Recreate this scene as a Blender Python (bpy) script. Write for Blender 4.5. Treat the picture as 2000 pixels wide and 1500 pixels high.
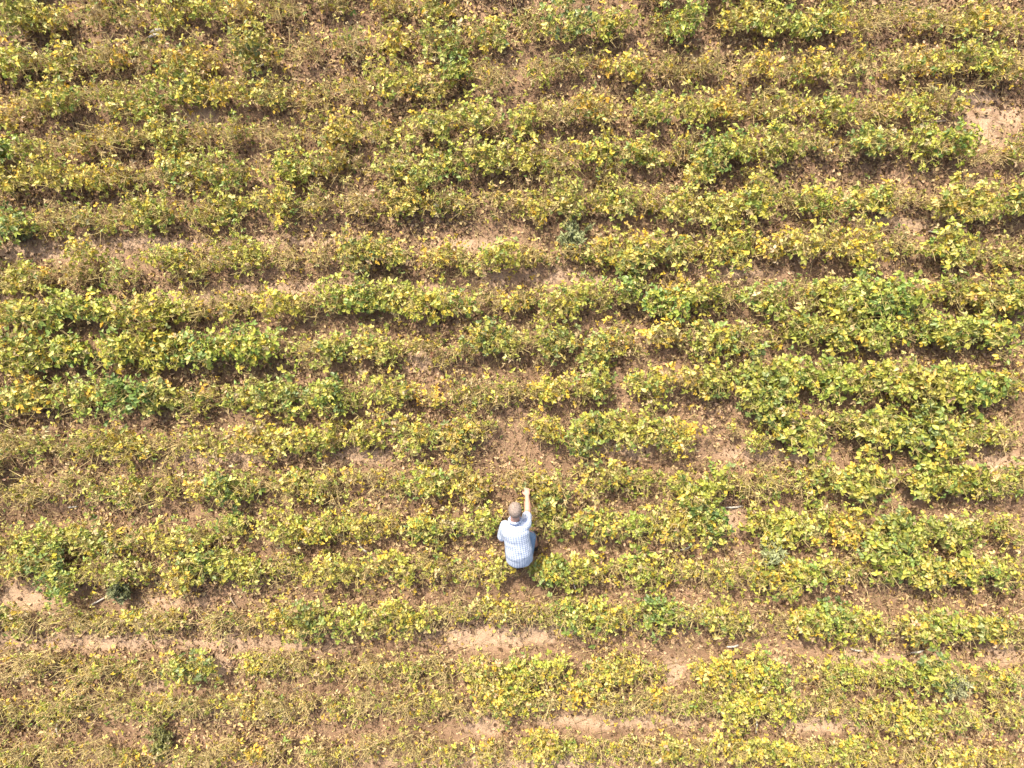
import bpy, math, random
import numpy as np
from mathutils import Vector, Matrix

for o in list(bpy.data.objects):
    bpy.data.objects.remove(o)
scene = bpy.context.scene
COL = scene.collection
rng = np.random.default_rng(7)
random.seed(7)

# ------------------------------------------------------------------ camera
H = 9.5                                   # height of the drone above the field, metres
W = 14.3                                  # ground width the frame covers
S = 2000.0 / W
cam_d = bpy.data.cameras.new('camera')
cam_d.sensor_width = 36.0
cam_d.lens = 36.0 * H / W
cam_d.clip_start = 0.1
cam_d.clip_end = 2000
cam = bpy.data.objects.new('camera', cam_d)
cam.location = (0, 0, H)
COL.objects.link(cam)
scene.camera = cam

# ------------------------------------------------------------------ light
SUN_EL = math.radians(50)
SUN_AZ = math.atan2(-0.45, 0.9)           # clockwise from +Y: the sun stands up-left of the frame
world = bpy.data.worlds.new('World')
scene.world = world
world.use_nodes = True
wn = world.node_tree.nodes
bg = wn['Background']
sky = wn.new('ShaderNodeTexSky')
sky.sky_type = 'NISHITA'
sky.sun_disc = False
sky.sun_elevation = SUN_EL
sky.sun_rotation = SUN_AZ
sky.dust_density = 5.0
sky.ozone_density = 0.3
world.node_tree.links.new(sky.outputs[0], bg.inputs[0])
bg.inputs[1].default_value = 0.15
sun_d = bpy.data.lights.new('sun', 'SUN')
sun_d.energy = 3.8
sun_d.angle = math.radians(0.6)
sun_d.color = (1.0, 0.905, 0.745)
sun = bpy.data.objects.new('sun', sun_d)
to_sun = Vector((math.sin(SUN_AZ) * math.cos(SUN_EL), math.cos(SUN_AZ) * math.cos(SUN_EL), math.sin(SUN_EL)))
sun.rotation_euler = (-to_sun).to_track_quat('-Z', 'Y').to_euler()
sun.location = to_sun * 20
COL.objects.link(sun)
scene.view_settings.view_transform = 'Standard'
scene.view_settings.look = 'None'
scene.view_settings.exposure = 0.86
scene.view_settings.gamma = 1.0


def at(px, py, z=0.0):
    """a place in the field, from photo coordinates (2000 x 1500) and a height"""
    k = (H - z) / H / S
    return np.array([(px - 1000.0) * k, (750.0 - py) * k, z])


# ------------------------------------------------------------------ helpers
def tag(o, label=None, category=None, group=None, kind=None):
    if label: o['label'] = label
    if category: o['category'] = category
    if group: o['group'] = group
    if kind: o['kind'] = kind
    return o


def empty(name, loc):
    o = bpy.data.objects.new(name, None)
    o.empty_display_size = 0.1
    o.location = loc
    COL.objects.link(o)
    return o


class Geo:
    """collects vertices, triangles, quads and a colour per vertex; builds ONE mesh object"""
    def __init__(self):
        self.v, self.c, self.t, self.q, self.n = [], [], [], [], 0

    def add(self, v, c, t=None, q=None):
        if t is not None and len(t): self.t.append(np.asarray(t) + self.n)
        if q is not None and len(q): self.q.append(np.asarray(q) + self.n)
        self.v.append(v); self.c.append(c); self.n += len(v)

    def build(self, name, mat, parent=None, origin=None, smooth=False):
        v = np.concatenate(self.v).astype(np.float32)
        c = np.concatenate(self.c).astype(np.float32)
        if origin is not None: v = v - np.asarray(origin, dtype=np.float32)
        t = np.concatenate(self.t) if self.t else np.zeros((0, 3), int)
        q = np.concatenate(self.q) if self.q else np.zeros((0, 4), int)
        me = bpy.data.meshes.new(name)
        me.vertices.add(len(v)); me.vertices.foreach_set('co', v.ravel())
        nl = len(t) * 3 + len(q) * 4
        me.loops.add(nl)
        me.loops.foreach_set('vertex_index', np.concatenate([t.ravel(), q.ravel()]).astype(np.int32))
        me.polygons.add(len(t) + len(q))
        ls = np.concatenate([np.arange(len(t)) * 3, len(t) * 3 + np.arange(len(q)) * 4]).astype(np.int32)
        me.polygons.foreach_set('loop_start', ls)
        if smooth:
            me.polygons.foreach_set('use_smooth', np.ones(len(ls), dtype=bool))
        me.update(calc_edges=True)
        ca = me.color_attributes.new('Col', 'FLOAT_COLOR', 'POINT')
        ca.data.foreach_set('color', np.concatenate([c, np.ones((len(c), 1), np.float32)], axis=1).ravel())
        me.materials.append(mat)
        o = bpy.data.objects.new(name, me)
        COL.objects.link(o)
        if parent is not None: o.parent = parent
        return o


def norm(a):
    return a / np.maximum(np.linalg.norm(a, axis=-1, keepdims=True), 1e-9)


LEAF_T = np.array([[0, 1, 3], [0, 2, 1], [1, 2, 4], [1, 5, 3], [1, 4, 6], [1, 6, 5]])
LEAF_T = np.array([[0, 1, 3], [0, 4, 1], [3, 1, 5], [1, 4, 6], [5, 1, 2], [1, 6, 2]])


def leaves(g, base, u, n, length, width, fold, droop, col):
    """leaflets: base point, direction, normal, size, V-fold along the midrib, drooping tip"""
    if len(base) == 0: return
    u = norm(u)
    n = norm(n - (n * u).sum(1, keepdims=True) * u)
    s = np.cross(n, u)
    L, Wd, F, D = (x[:, None] for x in (length, width, fold, droop))
    P = [base,
         base + 0.52 * L * u - 0.05 * D * n,
         base + L * u - D * L * n,
         base + 0.30 * L * u + 0.52 * Wd * s + F * Wd * n,
         base + 0.30 * L * u - 0.52 * Wd * s + F * Wd * n,
         base + 0.68 * L * u + 0.38 * Wd * s + (0.8 * F * Wd - 0.45 * D * L) * n,
         base + 0.68 * L * u - 0.38 * Wd * s + (0.8 * F * Wd - 0.45 * D * L) * n]
    v = np.stack(P, axis=1).reshape(-1, 3)
    m = len(base)
    t = (LEAF_T[None] + 7 * np.arange(m)[:, None, None]).reshape(-1, 3)
    g.add(v, np.repeat(col, 7, axis=0), t=t)


def rods(g, a, b, ra, rb, col):
    """thin three-sided rods from a to b"""
    if len(a) == 0: return
    d = norm(b - a)
    ref = np.where(np.abs(d[:, 2:3]) > 0.8, np.array([[1.0, 0, 0]]), np.array([[0, 0, 1.0]]))
    x = norm(np.cross(d, ref)); y = np.cross(d, x)
    vs = []
    for P, r in ((a, ra), (b, rb)):
        for k in range(3):
            th = 2 * math.pi * k / 3
            vs.append(P + r[:, None] * (math.cos(th) * x + math.sin(th) * y))
    v = np.stack(vs, axis=1).reshape(-1, 3)
    m = len(a)
    q = np.array([[0, 1, 4, 3], [1, 2, 5, 4], [2, 0, 3, 5]])
    q = (q[None] + 6 * np.arange(m)[:, None, None]).reshape(-1, 4)
    g.add(v, np.repeat(col, 6, axis=0), q=q)


# ------------------------------------------------------------------ materials
def new_mat(name):
    m = bpy.data.materials.new(name)
    m.use_nodes = True
    nt = m.node_tree
    return m, nt, nt.nodes['Principled BSDF'], nt.nodes['Material Output']


def leaf_material(name, rough, trans, spec=0.5):
    m, nt, p, out = new_mat(name)
    N, L = nt.nodes, nt.links
    a = N.new('ShaderNodeAttribute'); a.attribute_name = 'Col'
    tc = N.new('ShaderNodeTexCoord')
    nz = N.new('ShaderNodeTexNoise'); nz.inputs['Scale'].default_value = 45.0; nz.inputs['Detail'].default_value = 3.0
    L.new(tc.outputs['Object'], nz.inputs['Vector'])
    rp = N.new('ShaderNodeMapRange'); rp.inputs['From Min'].default_value = 0.3; rp.inputs['From Max'].default_value = 0.7
    rp.inputs['To Min'].default_value = 0.8; rp.inputs['To Max'].default_value = 1.15
    L.new(nz.outputs['Fac'], rp.inputs['Value'])
    mu = N.new('ShaderNodeVectorMath'); mu.operation = 'SCALE'
    L.new(a.outputs['Color'], mu.inputs[0]); L.new(rp.outputs['Result'], mu.inputs['Scale'])
    L.new(mu.outputs[0], p.inputs['Base Color'])
    p.inputs['Roughness'].default_value = rough
    p.inputs['Specular IOR Level'].default_value = spec
    if trans > 0:
        tr = N.new('ShaderNodeBsdfTranslucent')
        L.new(mu.outputs[0], tr.inputs['Color'])
        mx = N.new('ShaderNodeMixShader'); mx.inputs[0].default_value = trans
        L.new(p.outputs[0], mx.inputs[1]); L.new(tr.outputs[0], mx.inputs[2])
        L.new(mx.outputs[0], out.inputs['Surface'])
    return m


MAT_LEAF = leaf_material('soybean leaf', 0.42, 0.28)
MAT_STEM = leaf_material('plant stem', 0.7, 0.0, 0.3)
MAT_LITTER = leaf_material('dry leaf', 0.8, 0.1, 0.2)


def soil_material():
    m, nt, p, out = new_mat('dry clay soil')
    N, L = nt.nodes, nt.links
    tc = N.new('ShaderNodeTexCoord')

    def noise(scale, detail, rough=0.6):
        n = N.new('ShaderNodeTexNoise')
        n.inputs['Scale'].default_value = scale; n.inputs['Detail'].default_value = detail
        n.inputs['Roughness'].default_value = rough
        L.new(tc.outputs['Object'], n.inputs['Vector'])
        return n
    big, mid, fine = noise(0.9, 4), noise(6.0, 6), noise(45.0, 6, 0.7)
    r1 = N.new('ShaderNodeValToRGB')
    r1.color_ramp.elements[0].position = 0.32; r1.color_ramp.elements[0].color = (0.20, 0.128, 0.080, 1)
    r1.color_ramp.elements[1].position = 0.68; r1.color_ramp.elements[1].color = (0.36, 0.24, 0.158, 1)
    mixv = N.new('ShaderNodeMath'); mixv.operation = 'MULTIPLY_ADD'; mixv.inputs[1].default_value = 0.5
    half = N.new('ShaderNodeMath'); half.operation = 'MULTIPLY'; half.inputs[1].default_value = 0.5
    L.new(mid.outputs['Fac'], half.inputs[0])
    L.new(big.outputs['Fac'], mixv.inputs[0]); L.new(half.outputs[0], mixv.inputs[2])
    L.new(mixv.outputs[0], r1.inputs['Fac'])
    r2 = N.new('ShaderNodeValToRGB')
    r2.color_ramp.elements[0].position = 0.3; r2.color_ramp.elements[0].color = (0.72, 0.70, 0.68, 1)
    r2.color_ramp.elements[1].position = 0.62; r2.color_ramp.elements[1].color = (1.08, 1.06, 1.04, 1)
    L.new(fine.outputs['Fac'], r2.inputs['Fac'])
    mul = N.new('ShaderNodeMix'); mul.data_type = 'RGBA'; mul.blend_type = 'MULTIPLY'; mul.inputs[0].default_value = 1.0
    L.new(r1.outputs['Color'], mul.inputs[6]); L.new(r2.outputs['Color'], mul.inputs[7])
    at_ = N.new('ShaderNodeAttribute'); at_.attribute_name = 'Col'
    r3 = N.new('ShaderNodeValToRGB')
    r3.color_ramp.elements[0].position = 0.35; r3.color_ramp.elements[0].color = (0.37, 0.25, 0.165, 1)
    r3.color_ramp.elements[1].position = 0.62; r3.color_ramp.elements[1].color = (0.50, 0.355, 0.24, 1)
    L.new(fine.outputs['Fac'], r3.inputs['Fac'])
    crust = N.new('ShaderNodeMix'); crust.data_type = 'RGBA'
    L.new(at_.outputs['Fac'], crust.inputs[0]); L.new(mul.outputs[2], crust.inputs[6]); L.new(r3.outputs['Color'], crust.inputs[7])
    L.new(crust.outputs[2], p.inputs['Base Color'])
    p.inputs['Roughness'].default_value = 0.95
    p.inputs['Specular IOR Level'].default_value = 0.15
    bmp = N.new('ShaderNodeBump'); bmp.inputs['Strength'].default_value = 0.6; bmp.inputs['Distance'].default_value = 0.03
    add = N.new('ShaderNodeMath'); add.operation = 'ADD'
    L.new(mid.outputs['Fac'], add.inputs[0]); L.new(fine.outputs['Fac'], add.inputs[1])
    L.new(add.outputs[0], bmp.inputs['Height']); L.new(bmp.outputs[0], p.inputs['Normal'])
    return m


MAT_SOIL = soil_material()


def plain(name, color, rough=0.7, spec=0.3, noise_scale=30.0, amount=0.2, bump=0.0):
    m, nt, p, out = new_mat(name)
    N, L = nt.nodes, nt.links
    tc = N.new('ShaderNodeTexCoord')
    n = N.new('ShaderNodeTexNoise'); n.inputs['Scale'].default_value = noise_scale; n.inputs['Detail'].default_value = 5
    L.new(tc.outputs['Object'], n.inputs['Vector'])
    r = N.new('ShaderNodeValToRGB')
    r.color_ramp.elements[0].position = 0.3; r.color_ramp.elements[1].position = 0.7
    r.color_ramp.elements[0].color = tuple(c * (1 - amount) for c in color) + (1,)
    r.color_ramp.elements[1].color = tuple(min(1, c * (1 + amount)) for c in color) + (1,)
    L.new(n.outputs['Fac'], r.inputs['Fac']); L.new(r.outputs['Color'], p.inputs['Base Color'])
    p.inputs['Roughness'].default_value = rough
    p.inputs['Specular IOR Level'].default_value = spec
    if bump:
        b = N.new('ShaderNodeBump'); b.inputs['Strength'].default_value = bump; b.inputs['Distance'].default_value = 0.01
        L.new(n.outputs['Fac'], b.inputs['Height']); L.new(b.outputs[0], p.inputs['Normal'])
    return m


# pale crusted bare patches of soil: px, py, radius px x, radius px y
BARE = [(150, 1255, 170, 13), (390, 1255, 130, 11), (570, 1265, 80, 10), (250, 476, 170, 10), (560, 566, 150, 9), (380, 580, 90, 8), (590, 470, 90, 8), (60, 585, 60, 8), (1150, 545, 60, 12), (330, 1180, 60, 12),
        (45, 494, 90, 18), (140, 497, 70, 12), (900, 478, 60, 12), (965, 545, 40, 14), (1080, 540, 50, 16), (1430, 532, 60, 10), (1760, 435, 60, 14),
        (1470, 885, 50, 12), (1545, 895, 50, 10), (1945, 228, 46, 22), (1925, 262, 30, 22), (1905, 190, 34, 14), (1220, 880, 60, 14), (700, 890, 60, 14), (440, 895, 90, 14), (90, 1255, 120, 14), (250, 1255, 80, 12),
        (40, 1170, 50, 26), (950, 1245, 90, 18), (1060, 1240, 60, 14), (1250, 1410, 120, 12), (1600, 1415, 80, 12), (1730, 1285, 80, 12), (1100, 1410, 60, 10),
        (480, 1260, 80, 12), (1420, 1010, 26, 20), (1950, 900, 50, 14), (400, 235, 30, 16), (640, 560, 160, 8), (820, 700, 24, 22), (1960, 1280, 40, 16),
        (300, 1340, 20, 14), (430, 1300, 24, 20), (1320, 1310, 30, 22), (1840, 420, 30, 10), (20, 60, 30, 14), (950, 1420, 30, 16), (1000, 1490, 200, 10)]


def bare_amount(x, y):
    b = np.zeros(len(x))
    for px, py, rx, ry in BARE:
        c = at(px, py)
        b = np.maximum(b, np.exp(-(((x - c[0]) / (rx / S)) ** 2 + ((y - c[1]) / (ry / S)) ** 2)))
    return b


# ------------------------------------------------------------------ ground
def vnoise(x, y, seed):
    r = np.random.default_rng(seed)
    G = r.random((64, 64))
    xi, yi = np.floor(x).astype(int), np.floor(y).astype(int)
    fx, fy = x - xi, y - yi
    fx, fy = fx * fx * (3 - 2 * fx), fy * fy * (3 - 2 * fy)
    g = lambda a, b: G[a % 64, b % 64]
    return (g(xi, yi) * (1 - fx) + g(xi + 1, yi) * fx) * (1 - fy) + (g(xi, yi + 1) * (1 - fx) + g(xi + 1, yi + 1) * fx) * fy - 0.5


# hollows in the soil: px, py, radius px x, radius px y, depth
HOLLOWS = [(1963, 208, 11, 6, .11), (1900, 207, 13, 5, .08), (1922, 211, 6, 4, .05), (969, 549, 4, 3, .05), (953, 547, 6, 3, .04),
           (1035, 715, 20, 10, .03)]


def ground_z(x, y):
    z = 0.05 * vnoise(x * 0.7, y * 0.7, 1) + 0.035 * vnoise(x * 2.3, y * 2.3, 2) + 0.022 * vnoise(x * 7, y * 7, 3) + 0.012 * vnoise(x * 17, y * 17, 4)
    for px, py, rx, ry, d in HOLLOWS:
        c = at(px, py)
        q = ((x - c[0]) / (rx / S)) ** 2 + ((y - c[1]) / (ry / S)) ** 2
        z = z - d * np.exp(-q)
    return z


def make_ground():
    xs = np.arange(-9.0, 9.001, 0.03); ys = np.arange(-7.2, 7.201, 0.03)
    X, Y = np.meshgrid(xs, ys)
    Z = ground_z(X, Y)
    edge = np.minimum(np.minimum(X + 9, 9 - X), np.minimum(Y + 7.2, 7.2 - Y))
    Z = Z * np.clip(edge / 0.4, 0, 1)
    v = np.stack([X, Y, Z], -1).reshape(-1, 3)
    nx, ny = len(xs), len(ys)
    i = np.arange(ny - 1)[:, None] * nx + np.arange(nx - 1)[None]
    q = np.stack([i, i + 1, i + nx + 1, i + nx], -1).reshape(-1, 4)
    g = Geo()
    b = bare_amount(v[:, 0], v[:, 1])
    b = np.clip(b * 1.9 * (1 + 1.6 * vnoise(v[:, 0] * 4, v[:, 1] * 5, 8) + 1.3 * vnoise(v[:, 0] * 13, v[:, 1] * 14, 9)), 0, 1)
    g.add(v, np.repeat(b[:, None], 3, axis=1), q=q)
    # the flat field beyond, butted to the modelled part
    R = 400.0
    x0, x1, y0, y1 = xs[0], xs[-1], ys[0], ys[-1]
    o = np.array([[-R, -R, 0], [R, -R, 0], [R, R, 0], [-R, R, 0], [x0, y0, 0], [x1, y0, 0], [x1, y1, 0], [x0, y1, 0]])
    g.add(o, np.full((8, 3), 0.0), q=np.array([[0, 1, 5, 4], [1, 2, 6, 5], [2, 3, 7, 6], [3, 0, 4, 7]]))
    ob = g.build('ground', MAT_SOIL, smooth=True)
    tag(ob, 'dry tan clay soil of the crop field', kind='structure')


make_ground()

# ------------------------------------------------------------------ the man's joints (used to keep leaves clear of him, too)
J = {k: at(*v) for k, v in {
    'head': (1006, 996, 1.00), 'neck': (1006, 1014, 0.88), 'chest': (1007, 1030, 0.83), 'mid': (1010, 1054, 0.74),
    'loin': (1013, 1077, 0.66), 'pelvis': (1014, 1091, 0.52),
    'sh_r': (1027, 1022, 0.82), 'el_r': (1030.5, 999, 0.60), 'wr_r': (1029.5, 969, 0.50),
    'sh_l': (987, 1026, 0.81), 'el_l': (979, 1053, 0.57), 'wr_l': (1000, 1034, 0.44),
    'hip_r': (1024, 1088, 0.48), 'kn_r': (1036, 1043, 0.53), 'an_r': (1046, 1066, 0.10),
    'hip_l': (1004, 1090, 0.48), 'kn_l': (996, 1048, 0.10), 'an_l': (1010, 1088, 0.10)}.items()}
BODY_SEG = [('head', 'neck', .15), ('neck', 'mid', .24), ('mid', 'pelvis', .24), ('sh_r', 'el_r', .09), ('el_r', 'wr_r', .07),
            ('sh_l', 'el_l', .10), ('hip_r', 'kn_r', .12), ('kn_r', 'an_r', .09), ('pelvis', 'kn_l', .12), ('pelvis', 'an_l', .1)]


def clear_of_man(p):
    ok = np.ones(len(p), bool)
    for a, b, r in BODY_SEG:
        A, B = J[a], J[b]
        d = B - A
        t = np.clip(((p - A) @ d) / (d @ d), 0, 1)
        near = np.linalg.norm(p - (A + t[:, None] * d), axis=1) < r
        # nothing hangs over him either
        top = np.linalg.norm((p - (A + t[:, None] * d))[:, :2], axis=1) < r * 0.8
        ok &= ~(near | (top & (p[:, 2] > (A + t[:, None] * d)[:, 2])))
    return ok


# ------------------------------------------------------------------ soybean plants
PAL = {k: np.array(v) for k, v in {
    'dark': (.12, .165, .045), 'green': (.20, .27, .06), 'blue': (.23, .29, .10), 'mid': (.325, .352, .06), 'lime': (.465, .43, .075),
    'pale': (.60, .535, .18), 'yellow': (.62, .45, .06), 'gold': (.60, .40, .07), 'straw': (.50, .38, .20), 'brown': (.25, .15, .075)}.items()}
MIX = {
    'G': {'dark': .05, 'green': .24, 'blue': .09, 'mid': .32, 'lime': .20, 'pale': .07, 'yellow': .03},
    'L': {'green': .10, 'mid': .27, 'lime': .36, 'pale': .12, 'yellow': .12, 'straw': .04},
    'Y': {'mid': .12, 'lime': .32, 'pale': .14, 'yellow': .34, 'gold': .08, 'straw': .09},
    'M': {'green': .08, 'mid': .26, 'lime': .27, 'pale': .10, 'yellow': .09, 'straw': .16, 'brown': .04},
    'O': {'green': .05, 'mid': .21, 'lime': .19, 'pale': .11, 'yellow': .09, 'straw': .27, 'brown': .08}}
HGT = {'G': .45, 'L': .42, 'Y': .39, 'M': .38, 'O': .40}
STEMS = {'G': 11, 'L': 11, 'Y': 11, 'M': 12, 'O': 15}
NODES = {'G': 12, 'L': 10, 'Y': 9, 'M': 5.0, 'O': 2.8}
LSIZE = {'G': 1.08, 'L': 1.0, 'Y': .98, 'M': .9, 'O': .78}


def pick_cols(kind, n, r, lush=0.0):
    names = list(MIX[kind]); w = np.array([MIX[kind][k] * (1 + 1.5 * lush * (k in ('green', 'mid', 'dark'))) * (1 - .55 * lush * (k in ('straw', 'yellow', 'gold', 'brown'))) for k in names]); w = w / w.sum()
    tint = 1 + 0.06 * r.standard_normal(3) * np.array([1, .6, .8])
    w = w * np.exp(0.42 * r.standard_normal(len(w))); w /= w.sum()
    base = np.stack([PAL[k] for k in names])[r.choice(len(names), n, p=w)]
    return np.clip(base * (1 + 0.13 * r.standard_normal((n, 1))) * tint, .015, .8)


def grow(gl, gs, px, py, kind, rad_px, seed, row_dir=0.0):
    """one soybean plant: stems fanning out of the row line, petioles, leaves in threes"""
    r = np.random.default_rng(seed)
    h = HGT[kind] * (0.85 + 0.3 * r.random()) * (0.6 + 0.4 * rad_px / 42)
    c = at(px, py, 0.6 * h)
    # the crop is lusher right of the middle and in a band at the left
    lush = max(math.exp(-(((px - 1750) / 420) ** 2 + ((py - 800) / 330) ** 2)), .7 * math.exp(-(((px - 250) / 450) ** 2 + ((py - 690) / 110) ** 2)))
    vig = .80 + .28 * lush
    R = rad_px / S
    ns = max(4, int(round(STEMS[kind] * (rad_px / 42) ** 1.3)))
    b = np.zeros((ns, 3))
    b[:, 0] = c[0] + R * 0.68 * (r.random(ns) * 2 - 1)
    b[:, 1] = c[1] + 0.035 * r.standard_normal(ns)
    b[:, 2] = ground_z(b[:, 0], b[:, 1]) - 0.01
    ang = r.random(ns) * 2 * math.pi
    rr = R * (0.12 + 0.95 * r.random(ns) ** 1.25)
    tip = b.copy()
    tip[:, 0] = b[:, 0] * 0.7 + c[0] * 0.3 + rr * np.cos(ang) * 0.9
    tip[:, 1] = c[1] + rr * np.sin(ang) * 0.95
    tip[:, 2] = b[:, 2] + h * (0.72 + 0.33 * r.random(ns))
    bend = 0.5 * (b + tip) + np.stack([.03 * r.standard_normal(ns), .03 * r.standard_normal(ns), 0.06 * h * np.ones(ns)], 1)
    tone = PAL['straw'] * (0.8 + .6 * r.random((ns, 1)))
    if kind in 'GL': tone = tone * 0.55 + PAL['mid'] * 0.45
    rods(gs, b, bend, np.full(ns, .0045), np.full(ns, .0036), tone)
    rods(gs, bend, tip, np.full(ns, .0042), np.full(ns, .0026), tone)
    # nodes
    tot = int(ns * NODES[kind] * (.92 + .32 * lush))
    k = r.integers(0, ns, tot)
    f = 0.28 + 0.74 * r.random(tot) ** 0.75
    f = np.minimum(f, 1.0)
    P = np.where(f[:, None] < .5, b[k] + (bend[k] - b[k]) * f[:, None] * 2, bend[k] + (tip[k] - bend[k]) * (f[:, None] * 2 - 1))
    a2 = r.random(tot) * 2 * math.pi
    pl = 0.05 + 0.13 * r.random(tot)
    up = 0.25 + 0.75 * r.random(tot)
    d = norm(np.stack([np.cos(a2), np.sin(a2), up], 1))
    E = P + d * pl[:, None]
    out = np.hypot((E[:, 0] - c[0]) / 1.22, E[:, 1] - c[1])
    keep = (E[:, 2] > 0.04) & (out < R * (1.0 + 0.5 * r.random(tot) ** 2)) & clear_of_man(E)
    P, E, d, a2 = P[keep], E[keep], d[keep], a2[keep]
    m = len(P)
    if m:
        pt = PAL['straw'] * .62 + PAL['lime'] * .38
        rods(gs, P, E, np.full(m, .0027), np.full(m, .0018), pt * (0.75 + .5 * r.random((m, 1))))
        cols = pick_cols(kind, m, r, lush)
        droop_f = 1.0 + (1.1 if kind in 'OM' else 0.2) * r.random(m)
        nrm = norm(np.stack([.42 * r.standard_normal(m) + .35 * np.cos(a2), .42 * r.standard_normal(m) + .35 * np.sin(a2), np.ones(m)], 1))
        size = LSIZE[kind] * (0.55 + 0.75 * r.random(m) ** 1.3)
        for da in (-1.15, 0.0, 1.15):
            aa = a2 + da + .2 * r.standard_normal(m)
            u = np.stack([np.cos(aa), np.sin(aa), -0.25 + .35 * r.standard_normal(m)], 1)
            nn = nrm + .22 * r.standard_normal((m, 3))
            L = 0.064 * vig * size * (0.85 + .3 * r.random(m))
            Wd = L * (0.58 + .16 * r.random(m)) * (1.0 if kind in 'GLY' else 0.85)
            off = E + (0.012 if da == 0 else 0.003) * norm(u)
            sel = r.random(m) < (0.97 if kind in 'GL' else 0.85)
            leaves(gl, off[sel], u[sel], nn[sel], L[sel], Wd[sel], (0.12 + .22 * r.random(m))[sel] * droop_f[sel],
                   (0.08 + .25 * r.random(m))[sel] * droop_f[sel], np.clip(cols * (1 + .10 * r.standard_normal((m, 1))), .015, .85)[sel])
    # bare dry side shoots and hanging pods
    nx = int({'G': 24, 'L': 40, 'Y': 55, 'M': 70, 'O': 105}[kind] * (rad_px / 42) ** 1.5)
    k = r.integers(0, ns, nx); f = 0.35 + .65 * r.random(nx)
    P = b[k] + (tip[k] - b[k]) * f[:, None]
    d = norm(np.stack([r.standard_normal(nx) * .6, r.standard_normal(nx) * .6, .1 + 1.1 * r.random(nx)], 1))
    E = P + d * (0.05 + .17 * r.random(nx) ** 1.5)[:, None]
    ok = clear_of_man(E)
    rods(gs, P[ok], E[ok], np.full(ok.sum(), .0042 if kind == 'O' else .0034), np.full(ok.sum(), .002), ((PAL['straw'] * .8 + PAL['lime'] * .2) * (0.65 + .85 * r.random((nx, 1))))[ok])
    return np.array([c[0], c[1], 0.0]), h


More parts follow.
